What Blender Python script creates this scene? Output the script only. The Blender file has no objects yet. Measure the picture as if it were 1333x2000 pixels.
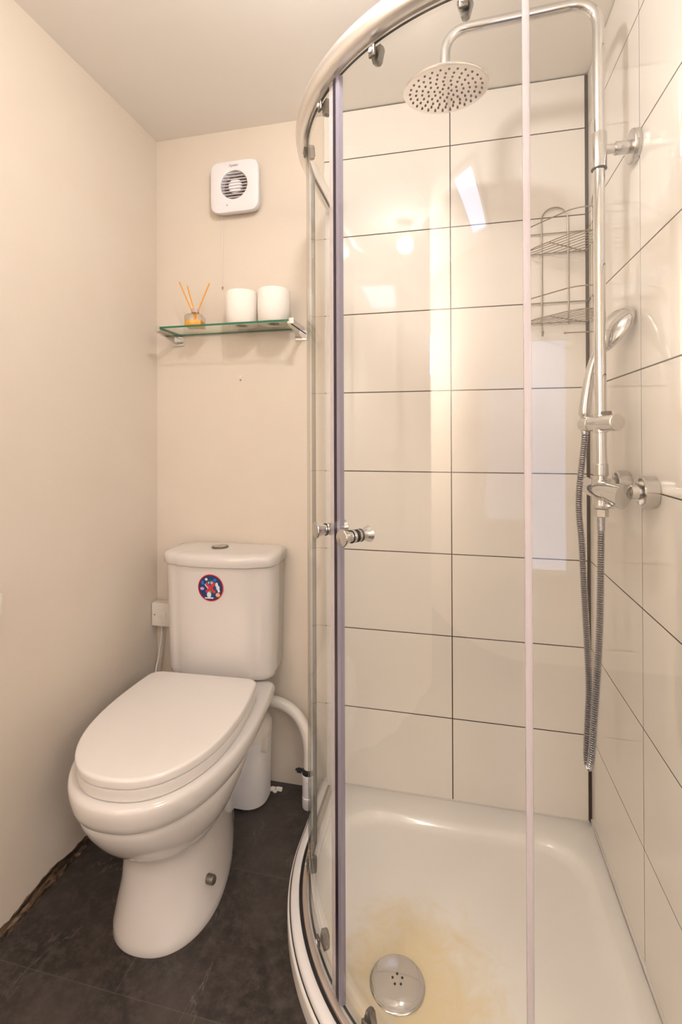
import bpy, bmesh, math, random
from mathutils import Vector, Matrix
random.seed(7)
PI = math.pi
sc = bpy.context.scene
COL = sc.collection

# ---------------------------------------------------------------- camera
cam_d = bpy.data.cameras.new('camera'); cam = bpy.data.objects.new('camera', cam_d); COL.objects.link(cam)
F_PX = 951.35
cam_d.sensor_fit = 'HORIZONTAL'; cam_d.sensor_width = 36.0
cam_d.lens = F_PX / 1333 * 36
cam_d.shift_y = -(1000 - 846.36) / 1333
cam_d.clip_start = 0.02
YAW, PITCH, ROLL = 0.2242, 0.0047, 0.0034
R_ = Matrix.Rotation(YAW, 3, 'Z') @ Matrix.Rotation(PITCH, 3, 'X') @ Matrix.Rotation(ROLL, 3, 'Y') @ Matrix.Rotation(PI/2, 3, 'X')
cam.matrix_world = Matrix.Translation((-0.3862, -1.5252, 1.1482)) @ R_.to_4x4()
sc.camera = cam

# ---------------------------------------------------------------- view, world, lights
sc.view_settings.view_transform = 'Standard'; sc.view_settings.look = 'None'
sc.view_settings.gamma = 1; sc.view_settings.use_curve_mapping = False
sc.view_settings.exposure = 1.43
sc.cycles.transparent_max_bounces = 24
sc.cycles.max_bounces = 14
sc.cycles.caustics_reflective = False; sc.cycles.caustics_refractive = False
w = bpy.data.worlds.new('world'); sc.world = w; w.use_nodes = True
w.node_tree.nodes['Background'].inputs[0].default_value = (0.8, 0.85, 1.0, 1)
w.node_tree.nodes['Background'].inputs[1].default_value = 0.3

def disc_light(name, loc, energy, size, color):
    l = bpy.data.lights.new(name, 'AREA'); l.shape = 'DISK'; l.size = size; l.energy = energy; l.color = color
    o = bpy.data.objects.new(name, l); COL.objects.link(o); o.location = loc
    return o
WARM = (1.0, 0.955, 0.93)
def point_light(name, loc, energy, radius, color):
    l = bpy.data.lights.new(name, 'POINT'); l.shadow_soft_size = radius; l.energy = energy; l.color = color
    o = bpy.data.objects.new(name, l); COL.objects.link(o); o.location = loc
point_light('ceiling_bulb', (-0.605, -0.85, 2.075), 5.1, 0.036, WARM)
point_light('added_fill_globe', (0.85, -2.25, 1.75), 12.0, 0.26, WARM)  # added fill light, out of view; brightens the toilet side from the right
point_light('added_fill_globe', (-1.88, -2.08, 1.60), 36.0, 0.20, WARM)  # added fill light, screened by the left wall so only its bounce arrives
def panel_light(name, loc, energy, sx, sy, color):
    l = bpy.data.lights.new(name, 'AREA'); l.shape = 'RECTANGLE'; l.size = sx; l.size_y = sy; l.energy = energy; l.color = color
    o = bpy.data.objects.new(name, l); COL.objects.link(o); o.location = loc

# ---------------------------------------------------------------- materials
def nm(name):
    m = bpy.data.materials.new(name); m.use_nodes = True
    nt = m.node_tree; b = nt.nodes['Principled BSDF']
    return m, nt, b
def plain(name, col, rough=0.5, metal=0.0, bump=0.0, bscale=40, emis=None, estr=0, coat=0.0):
    m, nt, b = nm(name)
    b.inputs['Base Color'].default_value = (*col, 1); b.inputs['Roughness'].default_value = rough
    b.inputs['Metallic'].default_value = metal; b.inputs['Coat Weight'].default_value = coat
    b.inputs['Coat Roughness'].default_value = 0.05
    if emis: b.inputs['Emission Color'].default_value = (*emis, 1); b.inputs['Emission Strength'].default_value = estr
    tc = nt.nodes.new('ShaderNodeTexCoord'); n = nt.nodes.new('ShaderNodeTexNoise')
    n.inputs['Scale'].default_value = bscale; nt.links.new(tc.outputs['Object'], n.inputs['Vector'])
    if bump:
        bp = nt.nodes.new('ShaderNodeBump'); bp.inputs['Strength'].default_value = bump; bp.inputs['Distance'].default_value = 0.002
        nt.links.new(n.outputs['Fac'], bp.inputs['Height']); nt.links.new(bp.outputs['Normal'], b.inputs['Normal'])
    else:
        mr = nt.nodes.new('ShaderNodeMapRange'); mr.inputs['To Min'].default_value = rough*0.85; mr.inputs['To Max'].default_value = rough*1.15
        nt.links.new(n.outputs['Fac'], mr.inputs['Value']); nt.links.new(mr.outputs['Result'], b.inputs['Roughness'])
    return m
def mixcol(nt, fac, a, b):
    mx = nt.nodes.new('ShaderNodeMix'); mx.data_type = 'RGBA'
    if isinstance(a, tuple): mx.inputs[6].default_value = (*a, 1)
    else: nt.links.new(a, mx.inputs[6])
    if isinstance(b, tuple): mx.inputs[7].default_value = (*b, 1)
    else: nt.links.new(b, mx.inputs[7])
    nt.links.new(fac, mx.inputs[0])
    return mx.outputs[2]
def ramp(nt, src, pts):
    r = nt.nodes.new('ShaderNodeValToRGB'); e = r.color_ramp.elements
    e[0].position, e[1].position = pts[0][0], pts[-1][0]
    e[0].color = (pts[0][1],)*3 + (1,); e[1].color = (pts[-1][1],)*3 + (1,)
    for p, v in pts[1:-1]:
        q = e.new(p); q.color = (v, v, v, 1)
    nt.links.new(src, r.inputs['Fac']); return r.outputs['Color']
def noise(nt, vec, scale, detail=5, rough=0.55, dist=0):
    n = nt.nodes.new('ShaderNodeTexNoise'); n.inputs['Scale'].default_value = scale; n.inputs['Detail'].default_value = detail
    n.inputs['Roughness'].default_value = rough; n.inputs['Distortion'].default_value = dist
    nt.links.new(vec, n.inputs['Vector']); return n.outputs['Fac']

def mat_paint():
    m, nt, b = nm('cream_paint')
    tc = nt.nodes.new('ShaderNodeTexCoord')
    n = noise(nt, tc.outputs['Object'], 2.5, 6)
    c = mixcol(nt, ramp(nt, n, [(0.35, 0), (0.7, 1)]), (0.715, 0.63, 0.53), (0.745, 0.665, 0.57))
    nt.links.new(c, b.inputs['Base Color']); b.inputs['Roughness'].default_value = 0.55
    n2 = noise(nt, tc.outputs['Object'], 55, 8, 0.7)
    bp = nt.nodes.new('ShaderNodeBump'); bp.inputs['Strength'].default_value = 0.12; bp.inputs['Distance'].default_value = 0.004
    nt.links.new(n2, bp.inputs['Height']); nt.links.new(bp.outputs['Normal'], b.inputs['Normal'])
    return m
def mat_floor():
    m, nt, b = nm('dark_slate_vinyl')
    tc = nt.nodes.new('ShaderNodeTexCoord'); v = tc.outputs['Object']
    n1 = noise(nt, v, 9, 12, 0.75, 0.5); n2 = noise(nt, v, 32, 9, 0.78); n4 = noise(nt, v, 2.6, 4, 0.5, 0.4)
    base = mixcol(nt, ramp(nt, n1, [(0.42, 0), (0.60, 1)]), (0.003, 0.002, 0.0017), (0.036, 0.027, 0.0235))
    c2 = mixcol(nt, ramp(nt, n2, [(0.46, 0.0), (0.62, 1.0)]), base, (0.066, 0.053, 0.047))
    c2b = mixcol(nt, ramp(nt, n4, [(0.44, 0.0), (0.66, 0.65)]), c2, (0.070, 0.057, 0.051))
    # pale thin veins
    mp = nt.nodes.new('ShaderNodeMapping'); mp.inputs['Scale'].default_value = (1.7, 0.6, 1); mp.inputs['Rotation'].default_value = (0, 0, 0.5)
    nt.links.new(v, mp.inputs['Vector'])
    n3 = noise(nt, mp.outputs['Vector'], 3.6, 6, 0.62, 0.35)
    vein = ramp(nt, n3, [(0.494, 0), (0.499, 0.8), (0.501, 0.8), (0.506, 0)])
    gate = ramp(nt, noise(nt, v, 6.0, 3), [(0.50, 0), (0.60, 1)])
    mul = nt.nodes.new('ShaderNodeMath'); mul.operation = 'MULTIPLY'; nt.links.new(vein, mul.inputs[0]); nt.links.new(gate, mul.inputs[1])
    c3 = mixcol(nt, mul.outputs[0], c2b, (0.17, 0.145, 0.13))
    # tile joints every 0.3225 m front-to-back, staggered columns of 0.61 m
    sp = nt.nodes.new('ShaderNodeSeparateXYZ'); nt.links.new(v, sp.inputs[0])
    def M(op, a, b_=None, c_=None):
        q = nt.nodes.new('ShaderNodeMath'); q.operation = op
        for i, x in enumerate((a, b_, c_)):
            if x is None: continue
            if isinstance(x, (int, float)): q.inputs[i].default_value = x
            else: nt.links.new(x, q.inputs[i])
        return q.outputs[0]
    yy = M('MULTIPLY', M('ADD', sp.outputs['Y'], 10*0.3225 + 0.0), 1/0.3225)
    row = M('FLOOR', yy); fy = M('ABSOLUTE', M('SUBTRACT', M('FRACT', M('ADD', yy, 0.5)), 0.5))
    xx = M('MULTIPLY', M('ADD', sp.outputs['X'], M('MULTIPLY_ADD', M('MODULO', row, 2.0), 0.305, 10*0.61 + 0.46)), 1/0.61)
    fx = M('ABSOLUTE', M('SUBTRACT', M('FRACT', M('ADD', xx, 0.5)), 0.5))
    jt = M('MAXIMUM', M('LESS_THAN', fy, 0.0011/0.3225), M('LESS_THAN', fx, 0.0009/0.61))
    colid = M('FLOOR', xx)
    wn = nt.nodes.new('ShaderNodeTexWhiteNoise'); wn.noise_dimensions = '2D'
    cb = nt.nodes.new('ShaderNodeCombineXYZ'); nt.links.new(row, cb.inputs[0]); nt.links.new(colid, cb.inputs[1]); nt.links.new(cb.outputs[0], wn.inputs['Vector'])
    c3 = mixcol(nt, M('MULTIPLY', wn.outputs['Value'], 0.30), c3, (0.085, 0.071, 0.064))
    c4 = mixcol(nt, M('MULTIPLY', jt, 0.28), c3, (0.15, 0.13, 0.12))
    nt.links.new(c4, b.inputs['Base Color']); b.inputs['Roughness'].default_value = 0.42
    bp = nt.nodes.new('ShaderNodeBump'); bp.inputs['Strength'].default_value = 0.35; bp.inputs['Distance'].default_value = 0.003
    nt.links.new(M('ADD', n1, M('MULTIPLY', n2, 0.3)), bp.inputs['Height']); nt.links.new(bp.outputs['Normal'], b.inputs['Normal'])
    return m
DRAIN = (-0.501, -0.517)
def mat_tray():
    m, nt, b = nm('shower_tray_acrylic')
    g = nt.nodes.new('ShaderNodeNewGeometry'); v = g.outputs['Position']
    sub = nt.nodes.new('ShaderNodeVectorMath'); sub.operation = 'SUBTRACT'; sub.inputs[1].default_value = (DRAIN[0]+0.03, DRAIN[1]+0.0, 0.018)
    nt.links.new(v, sub.inputs[0])
    ln = nt.nodes.new('ShaderNodeVectorMath'); ln.operation = 'LENGTH'; nt.links.new(sub.outputs[0], ln.inputs[0])
    n = noise(nt, v, 14, 6, 0.7, 0.6)
    ad = nt.nodes.new('ShaderNodeMath'); ad.operation = 'MULTIPLY_ADD'; ad.inputs[1].default_value = 0.30; nt.links.new(n, ad.inputs[0]); nt.links.new(ln.outputs['Value'], ad.inputs[2])
    f = ramp(nt, ad.outputs[0], [(0.22, 0.95), (0.28, 0.6), (0.36, 0.0)])
    c = mixcol(nt, f, (0.85, 0.82, 0.78), (0.80, 0.67, 0.43))
    nt.links.new(c, b.inputs['Base Color']); b.inputs['Roughness'].default_value = 0.16
    b.inputs['Coat Weight'].default_value = 0.3; b.inputs['Coat Roughness'].default_value = 0.05
    return m
def mat_glass(name, tint, edge, power=4.0, refl=1.0):
    m = bpy.data.materials.new(name); m.use_nodes = True; nt = m.node_tree; nt.nodes.clear()
    out = nt.nodes.new('ShaderNodeOutputMaterial'); lw = nt.nodes.new('ShaderNodeLayerWeight'); lw.inputs['Blend'].default_value = 0.5
    def P(e, mul=1.0, add=0.0):
        p = nt.nodes.new('ShaderNodeMath'); p.operation = 'POWER'; p.inputs[1].default_value = e; nt.links.new(lw.outputs['Facing'], p.inputs[0])
        q = nt.nodes.new('ShaderNodeMath'); q.operation = 'MULTIPLY_ADD'; q.inputs[1].default_value = mul; q.inputs[2].default_value = add
        nt.links.new(p.outputs[0], q.inputs[0]); return q.outputs[0]
    tr = nt.nodes.new('ShaderNodeBsdfTransparent'); nt.links.new(mixcol(nt, P(power), tint, edge), tr.inputs['Color'])
    gl = nt.nodes.new('ShaderNodeBsdfGlossy'); gl.inputs['Roughness'].default_value = 0.0; gl.inputs['Color'].default_value = (1, 1, 1, 1)
    mx = nt.nodes.new('ShaderNodeMixShader'); nt.links.new(P(5.0, 0.96*refl, 0.04), mx.inputs[0])
    nt.links.new(tr.outputs[0], mx.inputs[1]); nt.links.new(gl.outputs[0], mx.inputs[2]); nt.links.new(mx.outputs[0], out.inputs[0])
    return m
def mat_translucent(name, col, trans=0.55):
    m, nt, b = nm(name)
    b.inputs['Base Color'].default_value = (*col, 1); b.inputs['Roughness'].default_value = 0.2
    out = nt.nodes['Material Output']; tr = nt.nodes.new('ShaderNodeBsdfTransparent'); tr.inputs['Color'].default_value = (*col, 1)
    mx = nt.nodes.new('ShaderNodeMixShader'); mx.inputs[0].default_value = trans
    nt.links.new(b.outputs[0], mx.inputs[1]); nt.links.new(tr.outputs[0], mx.inputs[2]); nt.links.new(mx.outputs[0], out.inputs[0])
    return m

PAINT = mat_paint()
CEIL = plain('ceiling_paint', (0.88, 0.835, 0.775), 0.7, bump=0.1, bscale=60)
TILE = plain('gloss_cream_tile', (0.81, 0.76, 0.705), 0.035, coat=0.0)
GROUT = plain('dark_grout', (0.04, 0.024, 0.017), 0.85)
FLOOR = mat_floor()
TRAY = mat_tray()
CER = plain('white_ceramic', (0.69, 0.65, 0.615), 0.10, coat=0.4)
SEATM = plain('seat_plastic', (0.77, 0.73, 0.69), 0.22)
PLAST = plain('white_plastic', (0.84, 0.82, 0.84), 0.35)
PLASTW = plain('warm_white_plastic', (0.80, 0.75, 0.68), 0.35)
GREYP = plain('pale_grey_plastic', (0.62, 0.60, 0.61), 0.3)
CHROME = plain('chrome', (0.68, 0.67, 0.66), 0.06, 1.0)
CAPM = plain('satin_cap', (0.62, 0.58, 0.54), 0.3, 0.85)
CHROMED = plain('brushed_chrome', (0.62, 0.60, 0.58), 0.22, 1.0)
SATIN = plain('satin_aluminium', (0.90, 0.88, 0.86), 0.33, 1.0)
STEELH = plain('polished_steel_face', (0.80, 0.75, 0.71), 0.18, 1.0)
WIRE = plain('steel_wire', (0.33, 0.28, 0.23), 0.42, 1.0)
HOSEM = plain('hose_metal', (0.46, 0.47, 0.50), 0.25, 1.0)
DARK = plain('dark_rubber', (0.02, 0.018, 0.02), 0.5)
NAVY = plain('dark_seal', (0.02, 0.012, 0.025), 0.35)
NOZ = plain('nozzle_grey', (0.13, 0.10, 0.09), 0.5)
CLIPM = plain('roller_grey', (0.20, 0.18, 0.155), 0.35, 0.7)
WHITEM = plain('white_coated_aluminium', (0.80, 0.77, 0.76), 0.25)
BEIGEM = plain('worn_track', (0.50, 0.42, 0.36), 0.35, 0.3)
DOORG = mat_glass('shower_glass', (0.99, 0.992, 0.982), (0.02, 0.018, 0.012), 42.0, 0.45)
EDGEG = plain('glass_edge_dark', (0.03, 0.035, 0.025), 0.15)
SHELFG = mat_glass('shelf_glass', (0.985, 0.995, 0.98), (0.85, 0.95, 0.88), 6.0, 0.5)
SHELFE = plain('green_glass_edge', (0.015, 0.16, 0.085), 0.12)
BOTG = mat_glass('bottle_glass', (0.97, 0.96, 0.93), (0.55, 0.5, 0.42), 2.0)
AMBER = mat_translucent('amber_oil', (1.0, 0.55, 0.03), 0.35)
REED = plain('orange_reed', (0.82, 0.36, 0.03), 0.6)
SEALL = mat_translucent('clear_seal', (0.86, 0.81, 0.83), 0.6)
SEALV = mat_translucent('violet_seal', (0.50, 0.46, 0.55), 0.4)
PAPER = plain('tissue_paper', (0.89, 0.84, 0.775), 0.9, bump=0.5, bscale=160)
CARD = plain('cardboard', (0.42, 0.34, 0.26), 0.9)
BLUE = plain('sticker_blue', (0.006, 0.045, 0.17), 0.35)
BLUEL = plain('sticker_light_blue', (0.02, 0.15, 0.55), 0.35)
TEAL = plain('sticker_teal', (0.0, 0.12, 0.14), 0.35)
RED = plain('sticker_red', (0.62, 0.03, 0.05), 0.35)
MAROON = plain('sticker_maroon', (0.10, 0.004, 0.03), 0.35)
STW = plain('sticker_white', (0.72, 0.72, 0.80), 0.4)
PINK = plain('sticker_pink', (0.62, 0.32, 0.62), 0.4)
STO = plain('sticker_orange', (0.75, 0.42, 0.2), 0.4)
GREEN = plain('sticker_green', (0.12, 0.45, 0.12), 0.4)
WOODD, _nt, _b = nm('dirty_dark_edge')
_v = _nt.nodes.new('ShaderNodeTexCoord').outputs['Object']
_mp = _nt.nodes.new('ShaderNodeMapping'); _mp.inputs['Scale'].default_value = (120, 14, 160); _nt.links.new(_v, _mp.inputs['Vector'])
_nt.links.new(mixcol(_nt, ramp(_nt, noise(_nt, _mp.outputs[0], 1.0, 6, 0.7), [(0.45, 0), (0.68, 1)]), (0.022, 0.013, 0.009), (0.26, 0.17, 0.10)), _b.inputs['Base Color']); _b.inputs['Roughness'].default_value = 0.45
DAY = plain('daylight_pane', (0.3, 0.3, 0.35), 0.3, emis=(0.60, 0.70, 1.0), estr=0.9)
SKY = plain('skylight_pane', (0.3, 0.3, 0.35), 0.3, emis=(0.58, 0.69, 1.0), estr=2.6)
LAMP = plain('lamp_lens', (0.9, 0.85, 0.8), 0.3, emis=(1, .84, .68), estr=12)
TXT = plain('grey_print', (0.33, 0.30, 0.32), 0.6)
PLUG = plain('brown_plug', (0.42, 0.28, 0.18), 0.6)
SCALE, _nt, _b = nm('rust_stain')
_n = noise(_nt, _nt.nodes.new('ShaderNodeTexCoord').outputs['Object'], 120, 6, 0.7)
_nt.links.new(mixcol(_nt, ramp(_nt, _n, [(0.42, 0), (0.58, 1)]), (0.72, 0.50, 0.20), (0.16, 0.075, 0.03)), _b.inputs['Base Color']); _b.inputs['Roughness'].default_value = 0.6

# ---------------------------------------------------------------- helpers
def link(o, parent=None):
    COL.objects.link(o)
    if parent is not None: o.parent = parent
    return o
def obj(name, bm, mats, parent=None, smooth=True, angle=35, doubles=False):
    if doubles: bmesh.ops.remove_doubles(bm, verts=bm.verts, dist=1e-6)
    bmesh.ops.recalc_face_normals(bm, faces=bm.faces)
    me = bpy.data.meshes.new(name); bm.to_mesh(me); bm.free()
    for m in (mats if isinstance(mats, (list, tuple)) else [mats]): me.materials.append(m)
    if smooth:
        me.polygons.foreach_set('use_smooth', [True]*len(me.polygons))
        me.set_sharp_from_angle(angle=math.radians(angle))
    return link(bpy.data.objects.new(name, me), parent)
def thing(name, label, cat, loc=(0, 0, 0), rotz=0, group=None):
    o = bpy.data.objects.new(name, None); COL.objects.link(o); o.empty_display_size = 0.05
    o.location = loc; o.rotation_euler = (0, 0, rotz); o['label'] = label; o['category'] = cat
    if group: o['group'] = group
    return o
def tag(o, label, cat, group=None):
    o['label'] = label; o['category'] = cat
    if group: o['group'] = group
    return o
def struct(name, bm, mats, parent=None, **k):
    o = obj(name, bm, mats, parent, **k)
    if parent is None: o['kind'] = 'structure'
    return o
def BM(): return bmesh.new()
def box(bm, x0, x1, y0, y1, z0, z1, mi=0, bev=0.0, seg=2):
    t = bmesh.new()
    bmesh.ops.create_cube(t, size=1, matrix=Matrix.Translation(((x0+x1)/2, (y0+y1)/2, (z0+z1)/2)) @ Matrix.Diagonal((abs(x1-x0), abs(y1-y0), abs(z1-z0), 1)))
    if bev: bmesh.ops.bevel(t, geom=list(t.edges), offset=bev, segments=seg, profile=0.5, affect='EDGES')
    for f in t.faces: f.material_index = mi
    merge(bm, t)
def merge(bm, t, mat=None):
    if mat is not None: t.transform(mat)
    vm = {}
    for v in t.verts: vm[v] = bm.verts.new(v.co)
    for f in t.faces:
        try:
            g = bm.faces.new([vm[v] for v in f.verts]); g.material_index = f.material_index
        except ValueError: pass
    t.free()
def loft(bm, rings, close=True, cap0=True, cap1=True, mi=0):
    vs = [[bm.verts.new(p) for p in r] for r in rings]
    n = len(vs[0])
    for a, b in zip(vs, vs[1:]):
        for i in range(n if close else n-1):
            j = (i+1) % n
            f = bm.faces.new((a[i], a[j], b[j], b[i])); f.material_index = mi
    if close and cap0: f = bm.faces.new(list(reversed(vs[0]))); f.material_index = mi
    if close and cap1: f = bm.faces.new(vs[-1]); f.material_index = mi
    return vs
def catmull(pts, n=8):
    P = [Vector(p) for p in pts]; P = [2*P[0]-P[1]] + P + [2*P[-1]-P[-2]]; out = []
    for i in range(1, len(P)-2):
        a, b, c, d = P[i-1], P[i], P[i+1], P[i+2]
        for k in range(n):
            t = k/n
            out.append(0.5*((2*b)+(c-a)*t+(2*a-5*b+4*c-d)*t*t+(3*b-a-3*c+d)*t**3))
    out.append(P[-2]); return out
def resample(path, step):
    out = [path[0].copy()]; acc = 0.0
    for a, b in zip(path, path[1:]):
        L = (b-a).length
        if L == 0: continue
        while acc + L >= step:
            t = (step-acc)/L; a = a.lerp(b, t); out.append(a.copy()); L = (b-a).length; acc = 0
        acc += L
    return out
def tube(bm, path, r, n=14, caps=True, mi=0, closed=False):
    P = [Vector(p) for p in path]; rr = r if callable(r) else (lambda i, m: r)
    m = len(P); rings = []; up = None
    for i, p in enumerate(P):
        if closed: t = (P[(i+1) % m]-P[i-1]).normalized()
        else: t = (P[min(i+1, m-1)]-P[max(i-1, 0)]).normalized()
        if up is None:
            up = Vector((0, 0, 1)) if abs(t.z) < 0.9 else Vector((1, 0, 0))
        s = t.cross(up).normalized(); up = s.cross(t).normalized()
        R = rr(i, m)
        rings.append([p + R*(math.cos(2*PI*k/n)*s + math.sin(2*PI*k/n)*up) for k in range(n)])
    if closed:
        vs = loft(bm, rings, cap0=False, cap1=False, mi=mi)
        for i in range(n):
            j = (i+1) % n
            f = bm.faces.new((vs[-1][i], vs[-1][j], vs[0][j], vs[0][i])); f.material_index = mi
    else: loft(bm, rings, cap0=caps, cap1=caps, mi=mi)
def lathe(bm, prof, loc=(0, 0, 0), axis=(0, 0, 1), n=32, mi=0):
    """prof: (radius, height along axis) from start to end"""
    ax = Vector(axis).normalized(); s = ax.orthogonal().normalized(); u = ax.cross(s)
    o = Vector(loc)
    rings = [[o + ax*h + max(r, 1e-5)*(math.cos(2*PI*k/n)*s + math.sin(2*PI*k/n)*u) for k in range(n)] for r, h in prof]
    loft(bm, rings, mi=mi)
def prism(bm, pts, z0, z1, mi=0):
    loft(bm, [[Vector((x, y, z0)) for x, y in pts], [Vector((x, y, z1)) for x, y in pts]], mi=mi)
def fillet(pts, r, n=6):
    """polyline with rounded corners"""
    P = [Vector(p) for p in pts]; out = [P[0]]
    for a, b, c in zip(P, P[1:], P[2:]):
        d1 = (a-b).normalized(); d2 = (c-b).normalized()
        k = min(r, (a-b).length*0.49, (c-b).length*0.49)
        p1, p2 = b+d1*k, b+d2*k
        for i in range(n+1):
            t = i/n; out.append((1-t)**2*p1 + 2*t*(1-t)*b + t*t*p2)
    out.append(P[-1]); return out

# ================================================================= SETTING
XL, YW, ZC = -1.404, 0.010, 2.192
YF, XR2, YJ, XL2, YL = -2.60, 1.20, -0.86, -2.40, -1.80
bm = BM(); box(bm, XL2-0.1, XR2+0.1, YF-0.1, YW+0.1, -0.08, 0.0); struct('floor', bm, FLOOR, smooth=False)
bm = BM(); box(bm, XL2-0.1, XR2+0.1, YF-0.1, YW+0.1, ZC, ZC+0.08); struct('ceiling', bm, CEIL, smooth=False)
bm = BM(); box(bm, XL-0.08, XL, YL, YW+0.08, 0.0, ZC); box(bm, XL2, XL-0.08, YL, YL+0.08, 0.0, ZC); struct('wall_left', bm, PAINT, smooth=False)
bm = BM(); box(bm, XL2-0.08, XR2+.08, YF-0.08, YF, 0.0, ZC); struct('wall_front', bm, PAINT, smooth=False)
bm = BM(); box(bm, XR2, XR2+0.08, YF, YJ, 0.0, ZC); struct('wall_side', bm, PAINT, smooth=False)
bm = BM(); box(bm, XL2-0.08, XL2, YF, YL, 0.0, ZC); struct('wall_far', bm, PAINT, smooth=False)
def tiles(bm, mk, spans, z0, ztop):
    """spans: list of (a, b) along the wall; mk(a, b, za, zb) adds one tile"""
    zr, s, j = 2.035, 0.25, 0.0015
    edges = [ztop] + [zr - s*k for k in range(8)] + [z0]
    for hi, lo in zip(edges, edges[1:]):
        for a, b in spans:
            mk(a, b, lo + (j if lo != z0 else 0), hi - (j if hi != ztop else 0))
# back wall: painted plaster with a tiled panel behind the shower
bm = BM()
box(bm, XL-0.08, 0.10, YW, YW+0.08, 0.0, ZC)
box(bm, -0.7868, 0.0, 0.0006, YW, 0.0345, ZC-0.003, 1)
tiles(bm, lambda a, b, lo, hi: box(bm, a, b, 0.0, 0.008, lo, hi, 2, 0.0004, 1), [(-0.7872, -0.3900), (-0.3868, -0.0085)], 0.0345, ZC-0.004)
struct('wall_back', bm, [PAINT, GROUT, TILE], smooth=False)
# right wall: tiled full height
bm = BM()
box(bm, 0.010, 0.10, YJ, YW, 0.0, ZC)
box(bm, 0.0006, 0.010, YJ, 0.0006, 0.0345, ZC-0.001, 1)
tiles(bm, lambda a, b, lo, hi: box(bm, 0.0, 0.008, a, b, lo, hi, 2, 0.0004, 1), [(YJ, -0.7960), (-0.7925, -0.3943), (-0.3909, -0.0040)], 0.050, ZC-0.002)
box(bm, 0.10, XR2, YJ, YJ+0.08, 0.0, ZC, 0)
struct('wall_right', bm, [PAINT, GROUT, TILE], smooth=False)
# white sealant bead between tray and tiles
bm = BM()
box(bm, -0.0045, 0.006, -0.80, -0.004, 0.0385, 0.0505, 0, 0.002)
box(bm, -0.7872, -0.006, -0.0025, 0.004, 0.032, 0.0405, 0, 0.001)
struct('trim_1', bm, CER)
# ragged dark edge left where the skirting was removed
bm = BM()
n = 150; rings = []
for i in range(n+1):
    y = YW - (YW-YL)*i/n
    h = 0.022 + 0.007*math.sin(y*23)+ random.uniform(-0.003, 0.004); d = 0.011 + random.uniform(-0.002, 0.004)
    rings.append([Vector((XL-0.002, y, 0.0)), Vector((XL+d+0.004, y, 0.0)), Vector((XL+d, y, 0.006+random.uniform(0, .003))), Vector((XL+d*0.45, y, h*0.55)), Vector((XL+0.003, y, h)), Vector((XL-0.002, y, h))])
loft(bm, rings); struct('baseboard_left', bm, WOODD, smooth=False)
# windows behind the camera (seen only as reflections)
def window(name, frame, pane, axis):
    x0, x1, y0, y1, z0, z1 = frame
    bm = BM(); t = 0.035
    if axis == 'z':
        for a in ((x0-t, x0, y0-t, y1+t), (x1, x1+t, y0-t, y1+t), (x0, x1, y0-t, y0), (x0, x1, y1, y1+t)):
            box(bm, *a, z0, z1, 0, 0.003)
    else:
        for a in ((x0-t, x0, z0-t, z1+t), (x1, x1+t, z0-t, z1+t), (x0, x1, z0-t, z0), (x0, x1, z1, z1+t)):
            box(bm, a[0], a[1], y0, y1, a[2], a[3], 0, 0.003)
    o = struct(name, bm, WHITEM, smooth=False)
    b2 = BM()
    if axis == 'z': box(b2, x0, x1, y0, y1, z1-0.006, z1)
    else: box(b2, x0, x1, y0, y0+0.006, z0, z1)
    obj('pane', b2, pane, o, smooth=False)
window('window_1', (-1.00, -0.78, -2.40, -1.78, ZC-0.02, ZC), SKY, 'z')
window('window_2', (-0.12, 0.16, YF, YF+0.03, 0.48, 1.62), DAY, 'y')

# ceiling lamp (outside the frame), then added pendants for the fill lights
t = thing('ceiling_spotlight', 'small hanging ceiling lamp just in front of the shower enclosure', 'light', (-0.605, -0.85, ZC))
bm = BM(); lathe(bm, [(0.0, 0.0), (0.045, 0.0), (0.045, -0.012), (0.012, -0.018), (0.010, -0.095), (0.013, -0.098), (0.013, -0.104), (0.0, -0.105)], n=40); obj('stem', bm, CHROME, t)

for x, y, lab in ((0.85, -2.25, 'added pendant cord and cap for an unseen fill light in the recess right of the camera'), (-1.88, -2.08, 'added pendant cord and cap for an unseen fill light in the space left behind the camera')):
    zt = 1.75 if x > 0 else 1.60
    t = thing('added_fill_pendant', lab, 'light', (x, y, ZC))  # made-up fitting for an added fill light behind the camera
    bm = BM(); lathe(bm, [(0.0, 0.0), (0.05, 0.0), (0.045, -0.02), (0.003, -0.024), (0.003, zt+0.32-ZC), (0.02, zt+0.315-ZC), (0.022, zt+0.275-ZC), (0.0, zt+0.275-ZC)], n=24); obj('cord', bm, WHITEM, t)

# ================================================================= SHOWER TRAY
C = (-0.25, -0.25)
def quad_pts(r, n=40, ys=-0.0, xe=-0.0):
    """points of the quadrant outline at offset r, from back wall round to right wall"""
    out = [(-0.25-r, ys + (-0.25-ys)*k/4) for k in range(4)]
    out += [(-0.25 - r*math.cos(a), -0.25 - r*math.sin(a)) for a in [PI/2*k/n for k in range(n+1)]]
    out += [(-0.25 + (0.25+xe)*k/4, -0.25-r) for k in range(1, 5)]
    return out
def sweep(bm, prof, n=48, ys=0.0, xe=0.0, mi=0, mis=None):
    cols = [quad_pts(r, n, ys, xe) for r, z in prof]
    rings = [[Vector((cols[j][i][0], cols[j][i][1], prof[j][1])) for j in range(len(prof))] for i in range(len(cols[0]))]
    vs = loft(bm, rings, mi=mi)
def sdf_out(x, y, m=0.0):
    d = max(x, y, -0.8-x, -0.8-y)
    if x < -0.25 and y < -0.25: d = max(d, math.hypot(x+0.25, y+0.25)-0.55)
    return d
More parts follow.
